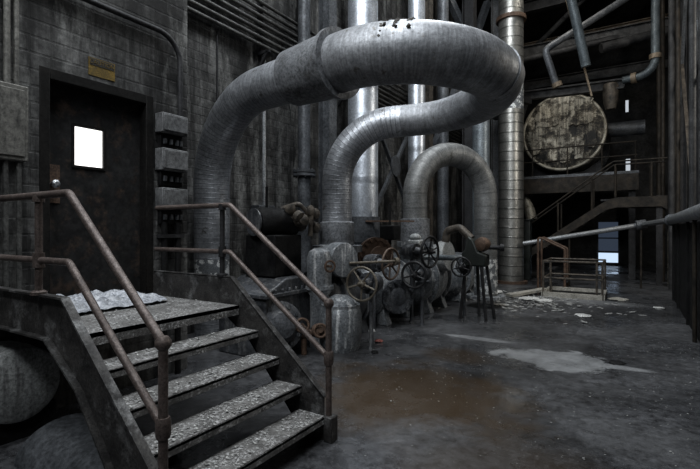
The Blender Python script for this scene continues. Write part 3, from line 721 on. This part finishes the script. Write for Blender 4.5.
wheel_valve(391, 264, 7.35, .25, (1, -.12, 0), 'wheel_rust', 'valve with a reddish rusty handwheel seen nearly edge on', .35, 6, tr=.02)
wheel_valve(414, 275, 7.7, .22, (.0, -1, 0), 'wheel_dark', 'valve with a black handwheel under the small arch, facing the stair', .35, 5, tr=.024)
wheel_valve(430, 252, 8.0, .27, (1, -.2, 0), 'wheel_dark', 'valve with a tall black handwheel seen nearly edge on', .4, 6, tr=.024)
wheel_valve(461, 267, 8.5, .18, (.1, -1, 0), 'wheel_dark', 'valve with a small black handwheel left of the green valve stand', .3, 5, tr=.018)
# two level spindles linking the valves
sa, sb = fl_(349, 6.75), fl_(396, 7.2)
one(MB().tube([(*sa, 1.19), (*sb, 1.19)], .022, 12).lathe([(.06, -.03), (.06, .03)], (*sb, 1.19), (sb[0]-sa[0], sb[1]-sa[1], 0), 14), 'spindle', 'wheel', 'pale brown level spindle beside the reddish handwheel', 'spindle', base=(*sa, 1.16))
one(MB().tube([(-3.6, 7.6, 1.2), (-2.95, 8.75, 1.13)], .055, 14), 'spindle', 'blue', 'blue grey level spindle running behind the black handwheels', 'spindle', base=(-3.4, 8, 1.1))
# yoke beam above pumps (T-shaped operator)
yk = thing('valve_operator', 'dark upright operator with a level bar between the silver pipes', 'valve operator', (-3.95, 7.75, 1.1))
MB().tube([(-3.95, 7.75, 1.1), (-3.95, 7.75, 2.2)], .03, 12).build('spindle_rod', 'black', yk)
MB().bar((-4.35, 7.5, 1.86), (-3.55, 8.0, 1.86), .05, .03).build('level_bar', 'rust', yk)
MB().box((-4.1, 7.6, 1.5), (-3.8, 7.9, 1.78)).build('yoke', 'black', yk, .02)
# green stand
gx2, gy2 = -2.55, 8.55
vs_ = thing('valve_stand', 'dark green valve stand on thin legs at the end of the pump row', 'valve stand', (gx2, gy2, 0))
for (ax_, ay_) in ((-.2, -.14), (.22, -.12), (.02, .2), (.3, .1)): MB().tube([(gx2+ax_*1.15, gy2+ay_*1.15, 0), (gx2+ax_*.7, gy2+ay_*.7, 1.02)], .03, 10).build('leg', 'steel', vs_)
GM = basic('dark_green_machine_paint', (.006, .008, .007), (.018, .022, .019), 5, (.4, .6), .1, .2)
MB().prism([(gx2-.2, 1.0), (gx2+.24, 1.0), (gx2+.26, 1.22), (gx2+.1, 1.28), (gx2+.0, 1.52), (gx2-.10, 1.58), (gx2-.16, 1.3), (gx2-.22, 1.26)], 1, gy2-.13, gy2+.13).build('stand_body', GM, vs_, .03)
MB().tube(fillet([(gx2-.06, gy2, 1.52), (gx2-.3, gy2+.05, 1.74), (gx2-.58, gy2+.1, 1.68), (gx2-.62, gy2+.1, 1.45)], .12, 6), .075, 16).build('curved_arm', 'grime', vs_)
MB().lathe([(.05, -.13), (.12, -.1), (.14, 0), (.12, .1), (.05, .13)], (gx2+.16, gy2-.02, 1.42), (.2, 1, 0), 24).build('gear_head', 'rust', vs_)
MB().lathe([(.04, 0), (.04, .22), (.07, .23), (.07, .3)], (gx2+.24, gy2, 1.36), (1, .3, 0), 16).build('side_spindle', 'steel', vs_)
one(MB().box((-3.72, 8.02, 1.30), (-3.46, 8.28, 1.50)).lathe([(.1, 0), (.13, .05), (.06, .12)], (-3.6, 8.15, 1.5), (0, 0, 1), 14), 'valve_actuator', 'tank', 'small pale valve actuator among the black handwheels', 'actuator', base=(-3.6, 8.15, 1.3), bevel=.03)

# ------------------------------------------------------------------ far end: boiler, platform, stairs
bx, by, bz, br = -2.28, 19.2, 5.50, 1.50
bo = thing('boiler_drum', 'round boiler end with flaking pale patches high at the far end', 'boiler', (bx, by+1, bz-br))
MB().lathe([(.02, 0), (br*.5, -.10), (br*.86, -.03), (br*.93, .02), (br*.93, .08), (br, .08), (br, 4.2), (br*.9, 4.4)], (bx, by, bz), (0, 1, 0), 56).build('drum_body', 'drum', bo)
MB().torus((bx, by+.05, bz), (0, 1, 0), br*.965, .06, 64, 10).build('rim', 'rim', bo)
rr = random.Random(9); 
for (u0, u1, v0, v1) in ((-.95, -.15, .25, 1.1), (.2, 1.05, .2, 1.15), (-1.1, -.75, -.8, .1), (-.6, -.2, -1.1, .1), (-.05, .3, -1.2, .05), (.45, .75, -1.1, .1), (.9, 1.15, -.7, .05)):
    pts = []
    for k in range(22):
        t = k/22*4; s, q = int(t), t-int(t); u, v = ((u0+(u1-u0)*q, v0), (u1, v0+(v1-v0)*q), (u1-(u1-u0)*q, v1), (u0, v1-(v1-v0)*q))[s]
        pts.append((bx+u+rr.uniform(-.05, .05), bz+v+rr.uniform(-.05, .05)))
    MB().prism(pts, 1, by-.16, by-.04).build('cladding_patch', 'cladding', bo)
MB().tube([(bx+br-.1, by+1.2, bz+.1), (bx+br+1.2, by+1.2, bz+.1)], .28, 24).build('side_nozzle', 'mid', bo)
for yy in (by+.8, by+3): MB().prism([(bx-1.3, 3.72), (bx+1.3, 3.72), (bx+1.25, 4.4), (bx+.7, 4.02), (bx, 3.93), (bx-.7, 4.02), (bx-1.25, 4.4)], 1, yy-.12, yy+.12).build('saddle', 'steel', bo)
pf = thing('platform', 'dark steel platform carrying the round boiler at the far end', 'platform', (bx, by, 0))
MB().box((-4.6, by-1.1, 3.6), (.2, by+4.6, 3.72)).build('deck', 'mid', pf)
MB().box((-4.6, by-1.16, 3.05), (.2, by-1.1, 3.62)).build('edge_beam', 'sooty', pf, .01)
for xx, yy in ((-4.4, by-.9), (0, by-.9), (-4.4, by+4.4), (0, by+4.4)): MB().box((xx-.1, yy-.1, 0), (xx+.1, yy+.1, 3.6)).build('column', 'steel', pf)
gr = thing('guard_rail', 'thin guard rail along the platform edge in front of the boiler', 'railing', (bx, by-1.05, 3.72))
m = MB()
for zz in (4.72, 4.25): MB().tube([(-4.5, by-1.05, zz), (.15, by-1.05, zz)], .025, 8).build('rail', 'sooty', gr)
for xx in (-4.4, -3.2, -2.0, -.9, .1): MB().tube([(xx, by-1.05, 3.72), (xx, by-1.05, 4.72)], .025, 8).build('post', 'sooty', gr)
# far stair
fs_ = thing('far_staircase', 'dark far stair with a swept stringer below the boiler', 'stairs', (-2.5, 16.9, 0))
for yy in (16.45, 17.3):
    top = [(.9, 2.72), (-.35, 2.72), (-.62, 2.66), (-.85, 2.52), (-4.4, .05)]
    bot = [(-4.1, .0), (-.95, 2.15), (-.7, 2.33), (-.4, 2.4), (.75, 2.4), (.9, 2.3)]
    MB().prism(top+bot, 1, yy-.02, yy+.02).build('stringer', 'sooty', fs_)
    MB().tube(fillet([(.9, yy, 3.85), (-.5, yy, 3.85), (-3.2, yy, 1.85)], .2, 5), .025, 8).build('handrail', 'sooty', fs_)
    for xx, zz, hh in ((.5, 2.75, 1.0), (-.45, 2.75, 1.0), (-1.1, 2.4, .95), (-2.1, 1.67, .93), (-3.1, .95, .93)): MB().tube([(xx, yy, zz-.05), (xx, yy, zz+hh)], .03, 8).build('baluster', 'sooty', fs_)
for k in range(12):
    x = -.85-k*.285; z = 2.46-k*.2
    MB().box((x-.26, 16.47, z-.19), (x, 17.28, z-.15)).build('tread', 'steel', fs_)
MB().box((-.85, 16.47, 2.62), (.9, 17.28, 2.67)).build('landing_plate', 'steel', fs_)
for xx in (.7,): MB().box((xx-.08, 16.5, 0), (xx+.08, 16.66, 2.74)).build('column', 'steel', fs_)
# pit guard
pg = thing('pit_guard', 'rusty guard rail cage around the floor pit in the mid distance', 'railing', (-1.25, 12.9, 0))
corners = [(-1.92, 12.35), (-.6, 12.35), (-.6, 13.6), (-1.92, 13.6)]
for (x, y) in corners + [(-1.75, 12.35), (-.72, 12.35)]: MB().tube([(x, y, 0), (x, y, .92)], .026, 8).build('post', 'grime', pg)
for zz in (.9, .48):
    MB().tube([(*corners[3], zz), (*corners[0], zz), (*corners[1], zz), (*corners[2], zz), (*corners[3], zz)], .024, 8).build('rail', 'grime', pg)
m = MB()
for (p, q) in zip(corners, corners[1:]+corners[:1]): m.bar((*p, .06), (*q, .06), .1, .12)
m.build('kerb', 'wood', pg)
MB().box((-1.88, 12.4, .0), (-.64, 13.56, .03)).build('pit_dark_sheet', 'black', pg)  # flat black sheet standing in for the darkness inside the pit
t = thing('step_ladder', 'short railed steps leaning behind the floor pit', 'steps', (-1.9, 14.0, 0))
for yy in (13.9, 14.5): MB().tube(fillet([(-2.3, yy, 0), (-2.3, yy, 1.5), (-1.6, yy, 1.15), (-1.6, yy, 0)], .06, 4), .032, 8).build('rail', 'rust', t)
for k in range(4): MB().box((-2.2+k*.16, 13.92, .75-k*.18), (-2.0+k*.16, 14.48, .79-k*.18)).build('step', 'steel', t)
one(MB().bar((-2.6, 11.6, .06), (-1.95, 12.9, .12), .22, .06), 'plank', 'wood', 'pale plank lying left of the floor pit', 'plank')

# crossing pipes and right-hand side
hp = thing('cross_pipe', 'long grey pipe crossing the hall at head height', 'pipe', (-.8, 15, 1.0))
MB().tube([(.80, 4.2, 1.95), (.80, 13.4, 1.93)], .105, 20).build('thick_run', 'conduit_pale', hp)
MB().tube(resample([V3((.80, 13.3, 1.93)), V3((.22, 15.5, 1.84)), V3((-2.85, 14.6, 1.27))], .4), .072, 16).build('thin_run', 'conduit_pale', hp)
MB().lathe([(.07, -.13), (.14, -.12), (.14, .12), (.07, .13)], (.22, 15.47, 1.84), (-.9, -.2, -.15), 20).build('pipe_joint', 'mid', hp); MB().lathe([(.105, -.1), (.14, -.08), (.14, .08), (.105, .1)], (.80, 13.3, 1.93), (0, 1, 0), 20).build('pipe_joint', 'mid', hp)
for x, y, z in ((.22, 15.48, 1.75), (.8, 8.5, 1.86), (-1.6, 14.98, 1.44)): MB().tube([(x, y, 0), (x, y, z)], .03, 10).build('pipe_stand', 'sooty', hp)
bw = thing('barrier_wall', 'black steel barrier along the right side under the grey pipe', 'barrier', (.95, 8, 0))
MB().box((.86, 2.0, 0), (.92, 13.4, 1.82)).build('barrier_sheet', 'black', bw)
for y in (4, 6, 8, 10, 12, 13.3): MB().box((.82, y-.05, 0), (.86, y+.05, 1.84)).build('barrier_post', 'black', bw)
for i, y in enumerate((9.3, 12.9, 16.5, 20.5)):
    hcol(1.25, y, .24, 'steel_column', ['nearest', 'second', 'third', 'farthest'][i]+' dark column in the row along the right side', 'steel')
for i, (ya, za, yb_, zb) in enumerate(((9.3, 2.4, 12.9, 7.2), (12.9, 2.2, 16.5, 7.4), (9.3, 9.8, 12.9, 5.2), (12.9, 10.4, 16.5, 5.4), (16.5, 2.6, 20.5, 8.0), (7.2, 5.6, 9.3, 2.8))):
    one(MB().bar((1.2, ya, za), (1.2, yb_, zb), .08, .08), 'steel_brace', 'mid' if i in (0, 3) else 'grime' if i in (1, 4) else 'mid',
        ['lower brace between the first two right side columns', 'lower brace between the second and third right side columns', 'upper brace between the first two right side columns', 'upper brace between the second and third right side columns', 'brace between the two farthest right side columns', 'brace running up from the nearest right column out of frame'][i], 'brace')
for i, (x, y, r, m_) in enumerate(((1.0, 11.0, .06, 'dim'), (1.0, 14.3, .05, 'sooty'), (.95, 15.6, .08, 'dim'), (.85, 17.8, .06, 'sooty'), (.8, 19.0, .08, 'sooty'), (1.05, 10.1, .05, 'dim'))):
    one(MB().tube([(x, y, 0), (x, y, CZ)], r, 14), 'vertical_pipe', m_, ['dark pipe between the first two right side columns', 'rusty pipe just beyond the second right side column', 'dark pipe just before the third right side column', 'thin rusty pipe beyond the third right side column', 'wide rusty pipe near the farthest right side column', 'thin dark pipe just beyond the nearest right side column'][i], 'pipe', base=(x, y, 0))
m = MB().tube(fillet([(1.35, 17.6, 0), (1.35, 17.6, 1.9), (1.0, 17.2, 1.9), (1.0, 17.2, 0)], .3, 8), .06, 12)
one(m, 'hooped_pipe', 'rim', 'pale hooped pipe at floor level by the far right columns', 'pipe')

# overhead pipes and beams near the boiler
t = thing('overhead_pipe', 'blue grey pipe dropping at upper right and elbowing into the long dark beam', 'pipe', (.62, 17.0, 6.4))
MB().tube(resample(fillet([(.62, 17.0, CZ), (.62, 17.0, 6.58), (-.25, 17.2, 6.58)], .5, 10), .4), .12, 18).build('pipe_run', 'dimblue', t)
MB().lathe([(.12, -.08), (.17, -.07), (.17, .07), (.12, .08)], (.62, 17.0, 7.12), (0, 0, 1), 18).build('pipe_joint', 'tan', t)
MB().lathe([(.12, -.08), (.17, -.07), (.17, .07), (.12, .08)], (.05, 17.13, 6.58), (-1, .2, 0), 18).build('pipe_joint', 'tan', t)
MB().lathe([(.2, -.1), (.24, 0), (.22, .5), (.15, .75)], (-.6, 17.28, 6.45), (0, 0, -1), 20).build('hanging_trap', 'grime', t)
m = MB().bar((-4.3, 18.2, 7.0), (-.2, 17.2, 6.6), .26, .05).bar((-4.3, 18.2, 6.72), (-.2, 17.2, 6.32), .26, .05).bar((-4.3, 18.2, 6.86), (-.2, 17.2, 6.46), .03, .3)
one(m, 'beam', 'dim', 'long dark beam crossing just above the round boiler', 'beam')
t = thing('slanting_pipe', 'pale pipe slanting across the upper right with a drop leg', 'pipe', (-2.2, 15.2, 7.2))
MB().tube(resample(fillet([(-2.0, 15.3, 6.2), (-2.3, 15.1, 7.3), (2.65, 17.97, 10.9)], .2, 6), .4), .105, 16).build('pipe_run', 'mid', t)
MB().lathe([(.1, -.08), (.15, -.07), (.15, .07), (.1, .08)], (-1.98, 15.31, 6.22), (-.27, -.17, .95), 16).build('pipe_joint', 'tan', t)
t = thing('slanting_pipe', 'blue grey pipe hanging down in front of the pale slanting pipe', 'pipe', (-1.3, 14.6, 6.6))
MB().tube(resample([V3((-1.12, 14.6, 6.4)), V3((-1.98, 14.0, 11.0))], .4), .13, 18).build('pipe_run', 'dimblue', t)
one(MB().bar((-1.0, 14.9, 5.6), (-2.2, 14.5, 11.0), .05, .05), 'tie_rod', 'tan', 'thin pale tie rod crossing in front of the round boiler', 'rod')
for i, (y, z, x0, x1, mt_) in enumerate(((19.0, 8.6, -4.2, 1.4, 'dim'), (20.5, 9.3, -4.5, 1.4, 'tan'), (18.0, 9.9, -4.5, 1.4, 'steel'), (21.5, 8.0, -4.5, 1.4, 'dim'), (16.0, 10.4, -5, 1.4, 'steel'))):
    m = MB(); m.box((x0, y-.14, z), (x1, y+.14, z+.03)).box((x0, y-.14, z+.38), (x1, y+.14, z+.41)).box((x0, y-.015, z+.03), (x1, y+.015, z+.38))
    one(m, 'beam', mt_, ['grey cross beam just above the boiler', 'rusty cross beam high behind the boiler', 'dark cross beam above the slanting pipes', 'grey cross beam close behind the boiler top', 'topmost dark cross beam at the upper right'][i], 'beam')
for i, (p, q, r) in enumerate((((-4.0, 18.4, 8.3), (1.2, 19.4, 8.9), .12), ((-3.5, 19.5, 9.0), (-.5, 17.4, 10.4), .09), ((-.9, 17.6, 7.9), (1.1, 18.5, 8.4), .16), ((-4.3, 18.3, 3.72), (-3.4, 18.2, 6.7), .09))):
    one(MB().tube([p, q], r, 14), 'service_pipe', 'dim', ['long grey pipe under the cross beams above the boiler', 'thin grey pipe climbing to the roof above the boiler', 'short fat grey pipe above the right of the boiler', 'short grey pipe leaning left of the boiler'][i], 'pipe')
one(MB().lathe([(.2, 0), (.2, .4), (.13, .8), (.13, 1.0)], (-3.3, 18.6, 2.1), (-.25, 0, 1), 20).tube([(-3.54, 18.6, 3.05), (-3.6, 18.6, 3.6)], .13, 16), 'hopper', 'rim', 'pale cone hopper hanging below the platform beside the spiral pipe', 'hopper')
m = MB().box((-3.9, 16.0, 0), (-2.9, 16.35, 2.0)); m.box((-3.95, 15.95, 2.0), (-2.85, 16.4, 2.06))
one(m, 'control_cabinet', GM, 'dark green cabinet standing right of the spiral pipe under the stair', 'cabinet', bevel=.02)

# ------------------------------------------------------------------ litter
def flake(m, x, y, z, s, rnd):
    n = rnd.randint(4, 6); t0 = rnd.uniform(0, 6); tilt = rnd.uniform(-.4, .4); top = []; bot = []
    for k in range(n):
        t = t0+2*PI*k/n; r = s*rnd.uniform(.5, 1); dx, dy = r*math.cos(t), r*math.sin(t)*rnd.uniform(.4, 1)
        h = z+.002+abs(tilt)*s+tilt*dx; top.append((x+dx, y+dy, h+s*.12)); bot.append((x+dx, y+dy, h))
    m.add(top+bot, [tuple(range(n)), tuple(range(2*n-1, n-1, -1))]+[(k, n+k, n+(k+1) % n, (k+1) % n) for k in range(n)])
rnd = random.Random(21)
m = MB()
for _ in range(1300):
    x = rnd.uniform(-3.3, .8); y = rnd.triangular(2.6, 13, 5)
    if x < -2.0 and y < 3.1: continue
    flake(m, x, y, 0, rnd.choice((.003, .004, .006, .009, .012)), rnd)
for _ in range(500):
    x = rnd.gauss(-2.2, .9); y = rnd.gauss(11.3, .8)
    if x > -2.0 and y > 12.2: continue
    flake(m, x, y, 0, rnd.choice((.015, .025, .05, .09)), rnd)
o = m.build('floor_litter', 'chip'); tag(o, 'pale paint flakes and chips scattered over the wet floor', 'litter', kind='stuff')
m = MB()
for k in range(0, 5):
    x1 = XE+k*RUN; x0 = x1-.24 if k else -4.4; z = LZ-k*RISE
    for _ in range(620 if k == 0 else 520):
        flake(m, rnd.uniform(x0, x1-.01), rnd.uniform(SY0+.03, SY1-.03), z, rnd.choice((.003, .004, .006, .009, .016)), rnd)
o = m.build('tread_litter', 'chip'); tag(o, 'paint flakes and grit lying on the stair treads and landing', 'litter', kind='stuff')
def lump(x, y, z, s, seed, mat, name, lab, cat, flat=.5, group=None):
    r = random.Random(seed); m = MB(); prof = [(.3*s, 0), (s*.9, .12*s*flat), (s, .4*s*flat), (s*.7, .8*s*flat), (s*.2, s*flat)]
    m.lathe(prof, (x, y, z), (0, 0, 1), 14)
    for i, p in enumerate(m.v): m.v[i] = V3((x+(p.x-x)*(1+r.uniform(-.3, .3)), y+(p.y-y)*(1+r.uniform(-.3, .3)), max(z, p.z+r.uniform(-.12, .12)*s*flat)))
    return one(m, name, mat, lab, cat, group, (x, y, z))
def fl(px, py):
    d = EYE*F/(py-HY); a = (px-350)/F
    return d*(a*math.cos(YAW)-math.sin(YAW)), d*(a*math.sin(YAW)+math.cos(YAW))
for px, py, s, mat, name, lab, cat, fa in (
    (379, 342, .06, 'red', 'rag', 'small dull red rag on the floor beside the pumps', 'rag', .7),
    (372, 332, .055, 'scrap', 'rubble_piece', 'small pale rubble piece just behind the red rag', 'rubble', .9),
    (375, 353, .05, 'black', 'rubble_piece', 'small black lump on the floor in front of the red rag', 'rubble', .7),
    (616, 363, .10, 'black', 'rag', 'flat black rag on the pale crust on the floor', 'rag', .25),
    (583, 316, .17, 'scrap', 'rubble_piece', 'pale flat scrap on the floor in front of the floor pit', 'rubble', .2),
    (494, 293, .22, 'scrap', 'rubble_piece', 'pale lump heap left of the spiral pipe foot', 'rubble', .4),
    (528, 299, .25, 'scrap', 'rubble_piece', 'pale broken slab by the spiral pipe foot', 'rubble', .2),
    (545, 301, .2, 'scrap', 'rubble_piece', 'pale flat slab beside the pit plank', 'rubble', .22),
    (618, 300, .2, 'wood', 'rubble_piece', 'grey brown lump right of the floor pit', 'rubble', .3),
    (500, 305, .16, 'scrap', 'rubble_piece', 'pale slab on the floor right of the valve stand', 'rubble', .2),
    (658, 308, .10, 'scrap', 'rubble_piece', 'small pale scrap near the black barrier', 'rubble', .25)):
    x, y = fl(px, py); lump(x, y, 0, s, px, mat, name, lab, cat, fa)

# ------------------------------------------------------------------ light
def area(name, loc, target, sx, sy, power, col=(1, 1, 1)):
    d = bpy.data.lights.new(name, 'AREA'); d.shape = 'RECTANGLE'; d.size = sx; d.size_y = sy; d.energy = power; d.color = col
    o = bpy.data.objects.new(name, d); COL.objects.link(o); o.location = loc
    o.rotation_euler = (V3(target)-V3(loc)).to_track_quat('-Z', 'Y').to_euler(); return o
COOL = (.92, .965, 1.)
area('skylight_front', (-1.8, 2.4, 10.8), (-2.2, 3.0, 0), 2.0, 3.6, 700, COOL)
area('skylight_middle', (-3.0, 9.0, 10.8), (-3.0, 9.0, 0), 1.6, 4.0, 480, COOL)
area('clerestory_front', (.2, -4.2, 9.6), (-3.5, 8.0, 2.5), 3.0, 1.4, 430, COOL)
area('clerestory_left', (-4.2, -.8, 8.6), (-2.8, 6.5, 1.8), 1.6, 1.8, 330, COOL)
area('window_right', (4.5, 11.0, 5.5), (-3.3, 13.5, 3.0), 1.2, 3.0, 300, (1., .95, .86))
area('boiler_fill', (-1.6, 14.5, 10.7), (-2.3, 19.2, 5.2), 2.0, 1.5, 150, (1., .95, .85))  # added fill lamp aimed at the boiler face, not a roof opening
wd = bpy.data.worlds.new('world'); scene.world = wd; wd.use_nodes = True
wd.node_tree.nodes['Background'].inputs[0].default_value = (.6, .7, .85, 1); wd.node_tree.nodes['Background'].inputs[1].default_value = .004
scene.view_settings.view_transform = 'Standard'; scene.view_settings.look = 'None'; scene.view_settings.gamma = 1; scene.view_settings.use_curve_mapping = False
scene.view_settings.exposure = 0.12
